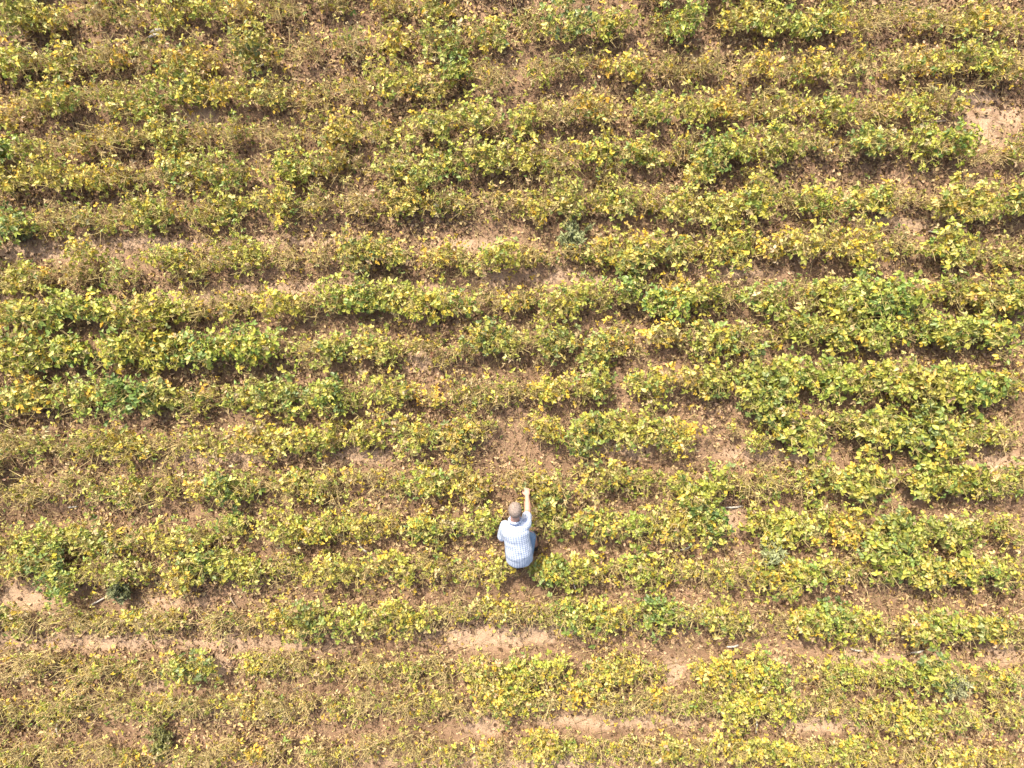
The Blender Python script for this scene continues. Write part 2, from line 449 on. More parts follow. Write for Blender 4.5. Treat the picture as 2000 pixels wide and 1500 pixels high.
# plants by crop row, each as x,y,kind[,radius] in photo coordinates
ROWS = """
40,30,G 110,40,Y 190,30,O 260,25,M 330,28,L,44 400,15,L 470,20,Y 540,15,O 640,3,O 780,0,O
20,125,L 75,120,O 130,125,L 200,108,O 280,110,M 350,115,L,52 400,130,Y,34 490,90,G,48 600,100,O 690,80,M 770,75,Y,32 850,18,L,44 870,85,L,54 955,75,L,42 1040,40,M 1110,40,G,54 1190,45,L,44 1285,60,M,30 1340,40,L,50 1440,30,L,46 1510,35,L,42 1575,50,G,38 1630,25,L,44 1700,40,O 1760,20,O 1830,40,O 1900,30,L,46 1970,40,M
15,225,Y,36 60,200,M,38 105,190,L,44 180,180,M,44 250,200,L,44 310,205,L,46 370,180,G,40 425,180,Y 470,170,O,30 530,185,L,48 610,185,M,44 680,170,O,36 760,160,L,50 840,160,L,46 890,130,G,30 960,155,O 1060,145,M 1130,120,M,32 1235,130,Y,42 1310,135,O 1390,125,O 1480,130,Y,44 1540,130,M,34 1610,140,Y,48 1680,130,M 1755,130,M 1810,118,Y,34 1860,110,L,46 1930,115,L,44 1985,130,O
20,290,L 80,285,O,36 130,280,M,42 190,270,O 250,270,O,36 330,265,L,46 400,260,O,36 460,260,M,42 540,260,O,38 620,255,M,38 670,258,L,50 730,265,M,36 830,250,L,50 880,230,M,32 940,225,L,46 1020,240,L,46 1085,225,O,36 1170,215,L,48 1270,215,L,46 1350,205,L,42 1410,205,Y,42 1500,220,M,42 1560,205,Y,32 1630,210,L,46 1710,215,O 1780,200,Y,46 1840,195,O,34
25,350,L,42 95,330,L,46 180,350,Y,44 240,340,M 310,350,O,36 350,322,L,50 412,335,L,54 470,345,M,36 560,325,L,48 612,325,M 660,315,M 750,320,Y,38 820,345,G,36 880,312,L,46 950,308,L,48 1020,300,L,38 1090,300,M,42 1170,295,L,50 1260,300,L,40 1320,300,O,34 1385,285,G,42 1450,285,L,48 1535,287,L,54 1600,272,M,36 1690,280,L,48 1740,268,O,34 1800,280,L,48 1860,280,G,38 1920,300,O,36 1980,295,M,38
30,440,G,38 90,430,O 150,425,O 210,435,M,34 250,410,M,44 300,420,L,44 370,410,M,42 440,415,L,54 530,400,L,48 560,385,M,36 620,400,O 700,390,O,36 780,390,L,52 860,400,M 905,395,O,36 990,395,M,42 1040,415,Y,40 1080,345,M,42 1110,395,L,44 1150,390,M,36 1190,350,M,36 1210,395,L,46 1270,385,O,34 1330,400,L,50 1370,340,L,42 1400,400,L,48 1480,390,L,50 1480,350,M,36 1545,390,O,32 1600,390,L,48 1690,392,L,50 1740,380,O,34 1855,392,L,52 1915,400,L,46 1985,385,G,38
12,556,M,34 45,540,L,40 100,532,M,40 150,545,O,36 172,495,L,34 240,530,M,44 320,505,L,46 380,525,M 420,500,M,44 490,490,L,42 560,495,O,42 620,490,O,38 698,488,G,44 752,490,L,54 860,500,Y,48 920,515,M,36 985,510,G,38 1040,495,M,42 1190,480,Y,44 1240,520,G,40 1250,478,Y,32 1310,485,L,44 1370,480,M,38 1440,475,L,50 1530,480,Y,46 1600,475,L,44 1690,490,Y,58 1760,470,O,30 1850,480,L,52 1900,495,M 1970,500,M,44
20,615,L,40 70,610,L,46 130,600,L,48 200,610,L,42 260,610,L,46 330,590,L,46 400,600,O,38 470,590,O,38 540,595,L,46 600,590,O,36 650,590,L,42 720,578,G,48 772,578,L,46 830,600,L,44 890,590,L,46 960,590,O,38 1010,590,O,36 1080,600,L,50 1130,575,L,44 1190,570,M,36 1230,550,G,34 1308,600,G,44 1310,565,Y,36 1370,575,L,42 1430,580,M,36 1500,585,L,44 1550,570,O,38 1620,580,L,46 1700,570,L,54 1740,590,G,42 1790,580,L,44 1860,560,M,42 1930,570,L,50 1985,580,L,42
20,690,L,44 80,690,L,46 150,690,L,48 220,680,L,48 280,680,L,46 335,682,G,50 390,680,L,42 440,670,L,50 510,680,L,48 580,680,M,42 650,680,L,44 720,675,L,48 765,690,M,34 850,680,M,42 900,690,O,36 960,660,G,44 1020,670,M,44 1090,665,G,42 1165,690,G,46 1200,650,M,38 1290,650,Y,44 1400,670,L,48 1460,655,M,40 1570,640,L,48 1640,650,L,46 1700,650,L,48 1760,645,M,40 1830,640,L,48 1890,640,L,46 1960,650,L,48
30,780,M,42 75,768,L,46 150,770,L,46 240,775,G,48 300,775,G,44 370,790,M,38 420,770,M,42 490,775,L,46 560,765,G,46 622,770,G,50 675,790,M,38 750,765,L,46 900,765,M,42 950,770,M,40 1020,760,M,44 1080,752,L,42 1160,755,L,48 1260,750,L,46 1335,745,Y,42 1400,750,L,42 1478,742,G,54 1540,728,L,52 1620,730,L,50 1680,745,M,42 1740,750,Y,48 1800,750,L,46 1860,745,L,46 1905,765,G,42 1960,745,M,44
20,860,O 80,870,M,42 150,875,M,42 200,850,M,38 252,872,L,52 330,865,O,38 410,865,Y,44 490,852,Y,48 550,855,Y,44 612,860,L,42 660,860,M,38 720,845,L,42 802,840,L,54 880,855,G,42 930,830,M,34 1060,835,L,44 1150,852,G,52 1200,830,G,38 1270,840,L,50 1340,850,Y,48 1500,795,G,58 1562,843,L,54 1480,855,M,36 1640,820,M,48 1705,835,L,46 1745,830,L,42 1812,840,G,54 1855,860,Y,38 1890,830,M,36 1960,850,O,44
20,965,O,44 80,955,O,44 150,945,M,42 210,960,M,42 270,965,M,46 330,940,M,38 400,945,M,42 450,957,G,48 500,935,M 550,950,O,42 600,950,L,46 650,945,O,42 720,930,O,38 780,940,M,42 840,938,L,48 900,932,L,44 935,965,M,36 1010,920,O,36 1075,935,M,42 1060,972,G,36 1180,935,L,46 1240,945,M,36 1310,940,M,40 1372,965,G,50 1440,940,O,42 1510,930,O,48 1565,935,O,36 1640,930,L,52 1700,950,L,48 1800,940,L,48 1870,940,L,52 1935,950,M,42 1985,930,M
30,1060,M,44 90,1050,L,46 150,1050,L,42 210,1055,L,46 270,1045,M,42 340,1055,L,48 400,1050,M,42 445,1030,L,40 540,1030,L,46 592,1035,L,44 645,1022,M,44 700,1015,L,44 760,1012,M,40 830,1040,G,46 880,1022,M,42 945,1015,L,42 1078,1018,L,40 1160,1020,L,44 1250,1025,L,46 1312,1025,Y,52 1370,1030,L,48 1382,1003,G,34 1500,1035,L,50 1560,1025,L,50 1605,995,M,34 1650,1025,Y,44 1740,1035,G,48 1790,1045,L,46 1860,1035,L,54 1930,1030,M,44 1985,1030,M
20,1100,M,38 80,1095,G,46 130,1145,G,40 180,1115,M,44 250,1105,L,40 350,1135,Y,48 400,1088,G,50 448,1090,L,40 480,1125,L,42 560,1105,M,44 605,1110,M,38 650,1120,L,42 710,1110,M,44 780,1110,L,42 830,1100,M 900,1115,M,42 958,1120,Y,42 1075,1112,G,46 1130,1112,L,46 1180,1110,M,42 1260,1110,L,48 1310,1100,M,40 1400,1130,M,36 1460,1110,M,46 1522,1122,L,48 1592,1115,L,50 1660,1110,O,42 1732,1090,G,54 1785,1120,L,46 1840,1110,L,46 1910,1115,L,48 1975,1110,M,44
20,1210,L,38 80,1215,O,38 150,1215,O,36 200,1215,O,42 290,1215,M,44 340,1200,M,42 430,1210,O,42 480,1215,O,36 560,1200,L,44 602,1215,G,44 690,1215,L,54 760,1205,L,46 802,1210,L,44 880,1190,O,36 962,1185,Y,38 1020,1200,O,40 1080,1190,O,36 1130,1197,G,54 1175,1195,L,38 1220,1200,M,36 1292,1190,G,52 1340,1205,O,38 1400,1205,L,46 1460,1212,M,42 1560,1220,Y,36 1590,1205,L,38 1622,1200,G,38 1662,1222,Y,50 1710,1220,M,38 1800,1220,L,48 1850,1220,L,42 1930,1220,G,46 1985,1230,M,38
40,1290,M,40 100,1290,M,36 150,1310,O,46 200,1310,M,44 280,1300,M,38 366,1318,G,50 500,1290,M,36 540,1290,L,44 590,1300,M,40 650,1295,L,38 720,1310,M,44 790,1310,L,46 850,1310,O,40 920,1300,M,34 970,1320,L,50 1020,1300,L,42 1080,1310,L,48 1170,1320,L,42 1210,1300,L,42 1255,1300,M,36 1390,1310,L,48 1462,1305,L,52 1505,1320,L,48 1590,1310,M,44 1640,1310,L,38 1700,1320,M,42 1760,1320,L,46 1830,1312,G,48 1930,1330,M,48 1980,1320,O
20,1390,O,42 90,1390,M,46 150,1390,L,48 220,1370,O,46 290,1382,Y,46 360,1380,O,44 410,1370,M 480,1370,O,38 540,1380,M,46 600,1370,M,38 660,1380,L,44 720,1370,O,40 780,1380,O,42 842,1365,L,48 885,1380,O,36 965,1370,L,50 1010,1365,L,42 1060,1370,O,36 1140,1350,Y,42 1200,1370,O,40 1260,1370,O,42 1310,1370,O,40 1370,1365,M,40 1440,1380,L,52 1500,1370,L,48 1560,1370,M,38 1620,1370,M,38 1690,1390,M,46 1750,1390,L,46 1800,1400,L,46 1880,1400,M,46 1960,1380,M,50
30,1480,O,46 100,1470,O,46 180,1455,O,44 240,1485,O,40 380,1480,O,44 450,1460,O,42 520,1470,O,42 600,1465,O,40 655,1485,O,40 720,1450,O,40 790,1450,O,40 870,1470,M,46 960,1470,O,42 1052,1462,L,44 1100,1460,M,40 1160,1465,M,40 1230,1460,O,40 1310,1460,L,38 1370,1465,O,38 1450,1460,L,46 1530,1470,L,44 1590,1465,M,42 1652,1457,L,46 1700,1470,M,38 1800,1470,O,42 1870,1480,Y,48 1950,1480,M,46
"""
plants = []
for ri, line in enumerate(ROWS.strip().splitlines()):
    for tok in line.split():
        f = tok.split(',')
        if float(f[0]) < 950 and float(f[1]) > 1255: f[2] = {'L': 'M', 'M': 'O', 'Y': 'M'}.get(f[2], f[2])
        plants.append(dict(row=ri, x=float(f[0]), y=float(f[1]), k=f[2], r=float(f[3]) if len(f) > 3 else 40.0))
ROWFIT = []
for ri in range(18):
    mine = [p for p in plants if p['row'] == ri]
    xs = np.array([p['x'] for p in mine]) / 1000 - 1; ys = np.array([p['y'] for p in mine])
    fit = np.polyfit(xs, ys, 5 if len(mine) > 15 else 1)
    for _ in range(3):
        good = np.abs(ys - np.polyval(fit, xs)) < 28
        fit = np.polyfit(xs[good], ys[good], 6 if len(mine) > 15 else 1)
    ROWFIT.append(fit)
    for p in mine:
        d = np.polyval(fit, p['x'] / 1000 - 1) - p['y']
        if abs(d) < 30: p['y'] += 0.3 * d
DENS = {'G': 1.25, 'L': 1.0, 'Y': .95, 'M': .62, 'O': .3}
order = sorted(plants, key=lambda p: -p['r'] ** 2 * DENS[p['k']] * (0.6 if (p['y'] < 15 or p['y'] > 1478 or p['x'] < 16 or p['x'] > 1984) else 1))
for i, p in enumerate(order): p['own'] = i < 300
NUM = ['', 'first', 'second', 'third', 'fourth', 'fifth', 'sixth', 'seventh', 'eighth', 'ninth', 'tenth', 'eleventh', 'twelfth', 'thirteenth',
       'fourteenth', 'fifteenth', 'sixteenth', 'seventeenth', 'eighteenth']
LOOK = {'G': ['dark green', 'deep green'], 'L': ['yellow-green', 'lime green'], 'Y': ['golden yellow', 'yellow'], 'M': ['olive green', 'fading green'],
        'O': ['straw-coloured', 'straw-coloured']}
SPECIAL = {1060: 'small green soybean plant beside the outstretched hand of the crouching man',
           958: 'yellow soybean plant just below the shirt hem of the crouching man',
           945: 'yellow-green soybean plant beside the short sleeve of the crouching man',
           1078: 'yellow-green soybean plant beside the bent bare knee of the crouching man'}
rest_leaf, rest_stem = Geo(), Geo()
for ri in range(18):
    mine = sorted([p for p in plants if p['row'] == ri and p['own']], key=lambda p: p['x'])
    for j, p in enumerate(mine):
        size = 'small' if p['r'] < 37 else ('large bushy' if p['r'] >= 50 else ('bushy' if p['r'] >= 45 else 'leafy'))
        if p['k'] in 'MO': size = 'sparse' if p['r'] < 44 else 'wide sparse'
        look = LOOK[p['k']][0]
        side = f'{NUM[j + 1]} from left' if j < len(mine) - 1 - j else f'{NUM[len(mine) - j]} from right'
        p['label'] = SPECIAL.get(p['x']) or f'{size} {look} soybean plant, {side} in the {NUM[ri + 1]} row from top'
for i, p in enumerate(plants):
    if p['own']:
        gl, gs = Geo(), Geo()
        base, h = grow(gl, gs, p['x'], p['y'], p['k'], p['r'], 1000 + i)
        root = empty('soybean_plant', base)
        tag(root, p['label'], 'soybean plant', 'soybean plants in the crop rows')
        gl.build('foliage', MAT_LEAF, root, origin=base)
        gs.build('stem', MAT_STEM, root, origin=base)
    else:
        grow(rest_leaf, rest_stem, p['x'], p['y'], p['k'], p['r'], 1000 + i)
# the rows go on past the picture's edges, and low suckers fill the row lines
r0 = np.random.default_rng(5)
k = 0
for ri in range(-2, 20):
    for x in np.arange(-170, 2171, 62):
        yy = 30 + 85.5 * ri + (-60 if ri < 8 else 0) * np.clip((x - 600) / 900, 0, 1) + 12 * r0.standard_normal()
        if -20 < x < 2020 and -25 < yy < 1520: continue
        k += 1
        grow(rest_leaf, rest_stem, x + 12 * r0.standard_normal(), yy, 'LLMMOGY'[r0.integers(0, 7)], 36 + 14 * r0.random(), 9000 + k)
for ri in range(18):
    for x in np.arange(-10, 2011 if ri else 800, 27.0):
        xx = x + 8 * r0.standard_normal()
        yy = np.polyval(ROWFIT[ri], np.clip(xx, 15, 1985) / 1000 - 1) + 7 * r0.standard_normal()
        c = at(xx, yy)
        if bare_amount(c[0:1], c[1:2])[0] > .35 or r0.random() < .36: continue
        k += 1
        grow(rest_leaf, rest_stem, xx, yy, 'OMOYMO'[r0.integers(0, 6)], 11 + 9 * r0.random(), 20000 + k)
tag(rest_leaf.build('soybean_foliage', MAT_LEAF), 'thin withering soybean leaves filling the gaps of the crop rows', kind='stuff')
tag(rest_stem.build('soybean_stems', MAT_STEM), 'dry straw-coloured soybean stalks filling the gaps of the crop rows', kind='stuff')

# ------------------------------------------------------------------ litter on the soil
def litter():
    r = np.random.default_rng(21)
    n = 260000
    x = (r.random(n) * 2 - 1) * 8.6; y = (r.random(n) * 2 - 1) * 6.7
    dens = 0.62 + 1.2 * (vnoise(x * 1.1, y * 1.6, 11) + vnoise(x * 3.1, y * 3.1, 12) * .8)
    keep = r.random(n) < np.clip(dens, .22, 1) * (1 - 0.86 * bare_amount(x, y))
    x, y = x[keep], y[keep]; n = len(x)
    z = ground_z(x, y) + 0.006 + .012 * r.random(n)
    a = r.random(n) * 2 * math.pi
    u = np.stack([np.cos(a), np.sin(a), .25 * r.standard_normal(n)], 1)
    nn = np.stack([.45 * r.standard_normal(n), .45 * r.standard_normal(n), np.ones(n)], 1)
    names = [('brown', .33), ('dull', .25), ('tan', .22), ('yel', .08), ('pink', .12)]
    pal = {'brown': (.15, .09, .052), 'dull': (.29, .185, .11), 'tan': (.52, .39, .20), 'yel': (.62, .45, .14), 'pink': (.54, .375, .235)}
    arr = np.array([pal[k] for k, _ in names])[r.choice(5, n, p=[w for _, w in names])]
    which = r.random(n)
    light = arr[:, 0] > .4
    L = np.where(light, .028 + .048 * which ** 1.6, .022 + .05 * which ** 2)
    g = Geo()
    leaves(g, np.stack([x, y, z], 1), u, nn, L, L * (.45 + .4 * r.random(n)), .1 + .5 * r.random(n), .1 + .4 * r.random(n), arr * (0.8 + .4 * r.random((n, 1))))
    o = g.build('fallen_leaves', MAT_LITTER)
    tag(o, 'brown and tan dry leaves scattered over the soil between the rows', kind='stuff')
    # straw
    n = 42000
    x = (r.random(n) * 2 - 1) * 8.6; y = (r.random(n) * 2 - 1) * 6.7
    keep = r.random(n) < 1 - .75 * bare_amount(x, y)
    x, y = x[keep], y[keep]; n = len(x)
    a = r.random(n) * 2 * math.pi; L = .05 + .2 * r.random(n) ** 2
    z0 = ground_z(x, y) + .012 + .03 * r.random(n)
    A = np.stack([x, y, z0], 1)
    x2, y2 = x + L * np.cos(a), y + L * np.sin(a)
    B = np.stack([x2, y2, ground_z(x2, y2) + .012 + .05 * r.random(n)], 1)
    c = PAL['straw'] * (0.45 + .95 * r.random((n, 1)))
    g = Geo()
    rods(g, A, B, .0022 + .0026 * r.random(n), np.full(n, .0017), c)
    tag(g.build('dry_straw', MAT_LITTER), 'loose straw and stalk fragments lying on the soil', kind='stuff')
    # low seedlings and tendrils along the rows
    n = 9000
    pick = r.integers(0, len(plants), n)
    px = np.array([p['x'] for p in plants])[pick] + 34 * r.standard_normal(n)
    py = np.array([p['y'] for p in plants])[pick] + 25 * r.standard_normal(n)
    zz = .03 + .16 * r.random(n)
    P = np.stack([(px - 1000) / S, (750 - py) / S, zz], 1)
    P[:, 2] += ground_z(P[:, 0], P[:, 1])
    ok = clear_of_man(P) & (r.random(n) > bare_amount(P[:, 0], P[:, 1]))
    P = P[ok]; n = len(P)
    g = Geo()
    c = pick_cols('O', n, r)
    base = P * np.array([1, 1, 0]) + .04 * r.standard_normal((n, 3)) * np.array([1, 1, 0])
    base[:, 2] = ground_z(base[:, 0], base[:, 1])
    rods(g, base, P, np.full(n, .0018), np.full(n, .0012), PAL['straw'] * (0.6 + .7 * r.random((n, 1))))
    for da in (0, 2.1, 4.2):
        a = r.random(n) * .8 + da
        u = np.stack([np.cos(a), np.sin(a), .2 * r.standard_normal(n)], 1)
        nn = np.stack([.4 * r.standard_normal(n), .4 * r.standard_normal(n), np.ones(n)], 1)
        L = .025 + .03 * r.random(n)
        leaves(g, P, u, nn, L, L * .55, .1 + .3 * r.random(n), .1 + .3 * r.random(n), c)
    tag(g.build('low_undergrowth', MAT_LEAF), 'small seedlings and weeds growing low along the crop rows', kind='stuff')


litter()

# ------------------------------------------------------------------ fine-leaved weeds
WEEDS = [(1126, 462, 40, .38, 'feathery blue-green weed standing alone between two soybean rows above the man', (.33, .36, .16)),
         (30, 446, 34, .25, 'grey-green low weed at the left edge beside the pale bare soil strip', (.28, .29, .13)),
         (318, 1446, 42, .22, 'mossy olive-green weed clump near the bottom left corner', (.22, .22, .07)),
         (233, 1158, 22, .42, 'dark narrow upright weed on the bare soil below the green bush', (.20, .22, .10)),
         (1506, 1080, 26, .5, 'pale grey-green upright weed poking above the soybean row', (.34, .37, .18)),
         (1868, 1338, 30, .4, 'silvery grey-green weed among straw stalks near the bottom right corner', (.38, .38, .21))]
for i, (px, py, rp, h, label, colr) in enumerate(WEEDS):
    r = np.random.default_rng(300 + i)
    c = at(px, py, .5 * h); c[2] = 0
    R = rp / S
    gl, gs = Geo(), Geo()
    ns = 26
    a = r.random(ns) * 2 * math.pi
    b = np.tile(c, (ns, 1)) + np.stack([.02 * r.standard_normal(ns), .02 * r.standard_normal(ns), np.zeros(ns)], 1)
    rr = R * np.sqrt(r.random(ns))
    t = np.stack([c[0] + rr * np.cos(a), c[1] + rr * np.sin(a), h * (1 - .5 * (rr / R) ** 2) * (0.8 + .3 * r.random(ns))], 1)
    colr = np.array(colr)
    rods(gs, b, t, np.full(ns, .004), np.full(ns, .002), np.tile(colr * .8, (ns, 1)))
    n = 700
    k = r.integers(0, ns, n); f = .35 + .65 * r.random(n)
    P = b[k] + (t[k] - b[k]) * f[:, None]
    aa = r.random(n) * 2 * math.pi
    u = np.stack([np.cos(aa), np.sin(aa), .2 + .5 * r.standard_normal(n)], 1)
    nn = np.stack([.4 * r.standard_normal(n), .4 * r.standard_normal(n), np.ones(n)], 1)
    L = .035 + .035 * r.random(n)
    leaves(gl, P, u, nn, L, L * .34, .1 + .2 * r.random(n), .2 * r.random(n), colr * (.65 + .7 * r.random((n, 1))))
    root = empty('weed', c)
    tag(root, label, 'weed')
    gl.build('foliage', MAT_LEAF, root, origin=c); gs.build('stem', MAT_STEM, root, origin=c)

# ------------------------------------------------------------------ corn stalk pieces left on the soil
MAT_STALK = plain('bleached corn stalk', (.50, .465, .41), .75, .2, 60, .25, .4)
MAT_TWIG = plain('weathered brown stalk', (.33, .26, .20), .85, .2, 60, .25, .4)
STALKS = [(308, 62, 30, 14, .022, 'w', 'bleached white corn stalk strip on dark soil, upper one of a close pair'),
          (304, 72, 26, 16, .022, 'w', 'bleached white corn stalk strip on dark soil, lower one of a close pair'),
          (60, 96, 10, -20, .02, 'w', 'short white husk scrap near the top left corner'),
          (507, 131, 44, 22, .016, 'w', 'long pale stalk lying below the tall green bush'),
          (1832, 238, 30, 6, .02, 'b', 'weathered brown stalk left of the bare soil hollow'),
          (1832, 455, 40, -8, .018, 'w', 'pale stalk among grey twigs on the right side'),
          (1477, 1416, 34, 88, .014, 'w', 'pale upright-looking stalk on bare soil near the bottom edge'),
          (1433, 990, 34, 4, .016, 'w', 'pale pinkish stalk on the small bare soil patch beside a yellow row'),
          (1338, 1070, 26, 20, .014, 'w', 'thin grey stalk under the golden plant right of the man'),
          (1123, 1148, 22, -75, .014, 'w', 'thin white stalk in the shade below the row of the man'),
          (710, 1072, 26, -40, .014, 'w', 'thin white stalk on soil between rows left of the man'),
          (142, 990, 20, 6, .014, 'w', 'small white straw on soil at the far left'),
          (1430, 1261, 24, 8, .018, 'w', 'white curled husk on bare soil below the fourteenth row'),
          (1672, 1269, 26, -12, .016, 'w', 'white husk strip in shade near the lower right'),
          (1790, 1272, 26, 10, .016, 'w', 'pale husk strip, last of the two in shade near the lower right'),
          (192, 1174, 40, 28, .014, 'w', 'pale slanting stalk beside the dark narrow weed'),
          (457, 1172, 34, -60, .012, 'b', 'thin brown stalk leaning on litter in the lower left field'),
          (113, 1424, 24, -85, .014, 'w', 'short pale stalk below yellow plants near the bottom left')]
for i, (px, py, ln, ang, wd, mk, label) in enumerate(STALKS):
    r = np.random.default_rng(500 + i)
    c = at(px, py)
    c[2] = float(ground_z(np.array([c[0]]), np.array([c[1]]))[0]) + .035
    L = ln / S; a = math.radians(ang)
    # a split stalk: a trough-shaped strip with a node ring, bent along its length
    nseg, nc = 9, 7
    vs = []
    for s in range(nseg):
        f = s / (nseg - 1) - .5
        w = wd * (1 - .35 * abs(f) ** 1.5) * (1.18 if s in (3, 7) else 1) * (0.5 if s in (0, nseg - 1) else 1)
        for m in range(nc):
            th = math.pi * (m / (nc - 1)) * 1.25 - .4
            vs.append((f * L, w * .8 * math.cos(th) + .03 * L * (f * f - .1), .6 * w * math.sin(th) + .012 * math.cos(6 * f) - .01))
    for s in range(nseg):
        for m in range(nc):
            x, y, z = vs[s * nc + m]
            vs.append((x, y * .8, z * .8 - .003))
    vs = np.array(vs)
    ca, sa = math.cos(a), math.sin(a)
    vs = np.stack([vs[:, 0] * ca - vs[:, 1] * sa, vs[:, 0] * sa + vs[:, 1] * ca, vs[:, 2]], 1)
    q = []
    o2 = nseg * nc
    for s in range(nseg - 1):
        for m in range(nc - 1):
            k0 = s * nc + m
            q.append((k0, k0 + nc, k0 + nc + 1, k0 + 1)); q.append((o2 + k0, o2 + k0 + 1, o2 + k0 + nc + 1, o2 + k0 + nc))
        for m in (0, nc - 1):
            k0 = s * nc + m
            q.append((k0, o2 + k0, o2 + k0 + nc, k0 + nc))
    for s in (0, nseg - 1):
        for m in range(nc - 1):
            k0 = s * nc + m
            q.append((k0, k0 + 1, o2 + k0 + 1, o2 + k0))
    g = Geo(); g.add(vs, np.full((len(vs), 3), .5), q=np.array(q))
    o = g.build('corn_stalk', MAT_STALK if mk == 'w' else MAT_TWIG)
    o.location = c
    tag(o, label, 'stalk', 'corn stalk pieces on the soil')

# ------------------------------------------------------------------ the crouching man
def tube_raw(verts, faces, pts, radii, nside=14):
    """closed tapered tube with rounded ends along pts; radii may be (a, b) pairs with the a axis sideways"""
    pts = [np.asarray(p, float) for p in pts]
    rad = [(q, q) if not isinstance(q, tuple) else q for q in radii]
    P, Rr = [], []
    d0 = norm(pts[1] - pts[0]); d1 = norm(pts[-1] - pts[-2])
    for s in (.95, .7, .35):
        P.append(pts[0] - d0 * min(rad[0]) * s); Rr.append(tuple(x * math.sqrt(1 - s * s) for x in rad[0]))
    for i in range(len(pts) - 1):
        for f in (0, .33, .66):
            P.append(pts[i] + (pts[i + 1] - pts[i]) * f)
            Rr.append(tuple(rad[i][k] * (1 - f) + rad[i + 1][k] * f for k in (0, 1)))
    P.append(pts[-1]); Rr.append(rad[-1])
    for s in (.35, .7, .95):
        P.append(pts[-1] + d1 * min(rad[-1]) * s); Rr.append(tuple(x * math.sqrt(1 - s * s) for x in rad[-1]))
    base = len(verts)
    for i, p in enumerate(P):
        d = norm(P[min(i + 1, len(P) - 1)] - P[max(i - 1, 0)])
        side = np.array([1.0, 0, 0]) if abs(d[0]) < .85 else np.array([0, 1.0, 0])
        sx = norm(side - d * (side @ d)); sy = np.cross(d, sx)
        for k in range(nside):
            th = 2 * math.pi * k / nside
            verts.append(p + Rr[i][0] * math.cos(th) * sx + Rr[i][1] * math.sin(th) * sy)
    for i in range(len(P) - 1):
        for k in range(nside):
            a, b = base + i * nside + k, base + i * nside + (k + 1) % nside
            faces.append((a, b, b + nside, a + nside))
    faces.append(tuple(base + k for k in range(nside))[::-1])
    faces.append(tuple(base + (len(P) - 1) * nside + k for k in range(nside)))


def ball_raw(verts, faces, c, rx, ry, rz, M=None, nu=18, nv=12):
    base = len(verts)
    M = np.eye(3) if M is None else M
    verts.append(c + M @ np.array([0, 0, rz]))
    for i in range(1, nv):
        ph = math.pi * i / nv
        for k in range(nu):
            th = 2 * math.pi * k / nu
            verts.append(c + M @ np.array([rx * math.sin(ph) * math.cos(th), ry * math.sin(ph) * math.sin(th), rz * math.cos(ph)]))
    verts.append(c + M @ np.array([0, 0, -rz]))
    last = len(verts) - 1
    for k in range(nu):
        faces.append((base, base + 1 + k, base + 1 + (k + 1) % nu))
        faces.append((last, last - nu + (k + 1) % nu, last - nu + k))
    for i in range(nv - 2):
        for k in range(nu):
            a = base + 1 + i * nu + k; b = base + 1 + i * nu + (k + 1) % nu
            faces.append((a, a + nu, b + nu, b))


def fuse(name, verts, faces, voxel, smooth, mat, parent, origin):
    """melt overlapping closed shapes into one continuous surface"""
    me = bpy.data.meshes.new(name + '_raw')
    me.from_pydata([tuple(v - origin) for v in verts], [], faces)
    o = bpy.data.objects.new(name + '_raw', me)
    COL.objects.link(o)
    m = o.modifiers.new('r', 'REMESH'); m.mode = 'VOXEL'; m.voxel_size = voxel
    s = o.modifiers.new('s', 'SMOOTH'); s.iterations = smooth; s.factor = .5
    dg = bpy.context.evaluated_depsgraph_get()
    new = bpy.data.meshes.new_from_object(o.evaluated_get(dg))
    bpy.data.objects.remove(o); bpy.data.meshes.remove(me)
    new.name = name
    for p in new.polygons: p.use_smooth = True
    new.materials.clear(); new.materials.append(mat)
    ob = bpy.data.objects.new(name, new)
    COL.objects.link(ob)
    ob.parent = parent
    return ob


MAT_SKIN = plain('pinkish skin', (.53, .28, .205), .5, .4, 25, .1)  # one even warm pink skin tone with slight random mottling
MAT_HAIR = plain('short greying hair', (.25, .20, .17), .7, .2, 60, .35, .4)
MAT_DENIM = plain('faded denim', (.17, .25, .36), .85, .2, 200, .25, .3)
MAT_SHOE = plain('dark shoe leather', (.06, .045, .04), .6, .3, 40, .2)
MAT_SOLE = plain('pale rubber sole', (.45, .42, .38), .7, .3, 40, .1)
MAT_EYE = plain('eye white', (.75, .72, .68), .3, .5, 40, .05)
MAT_LIP = plain('lips', (.42, .2, .16), .5, .4, 40, .1)


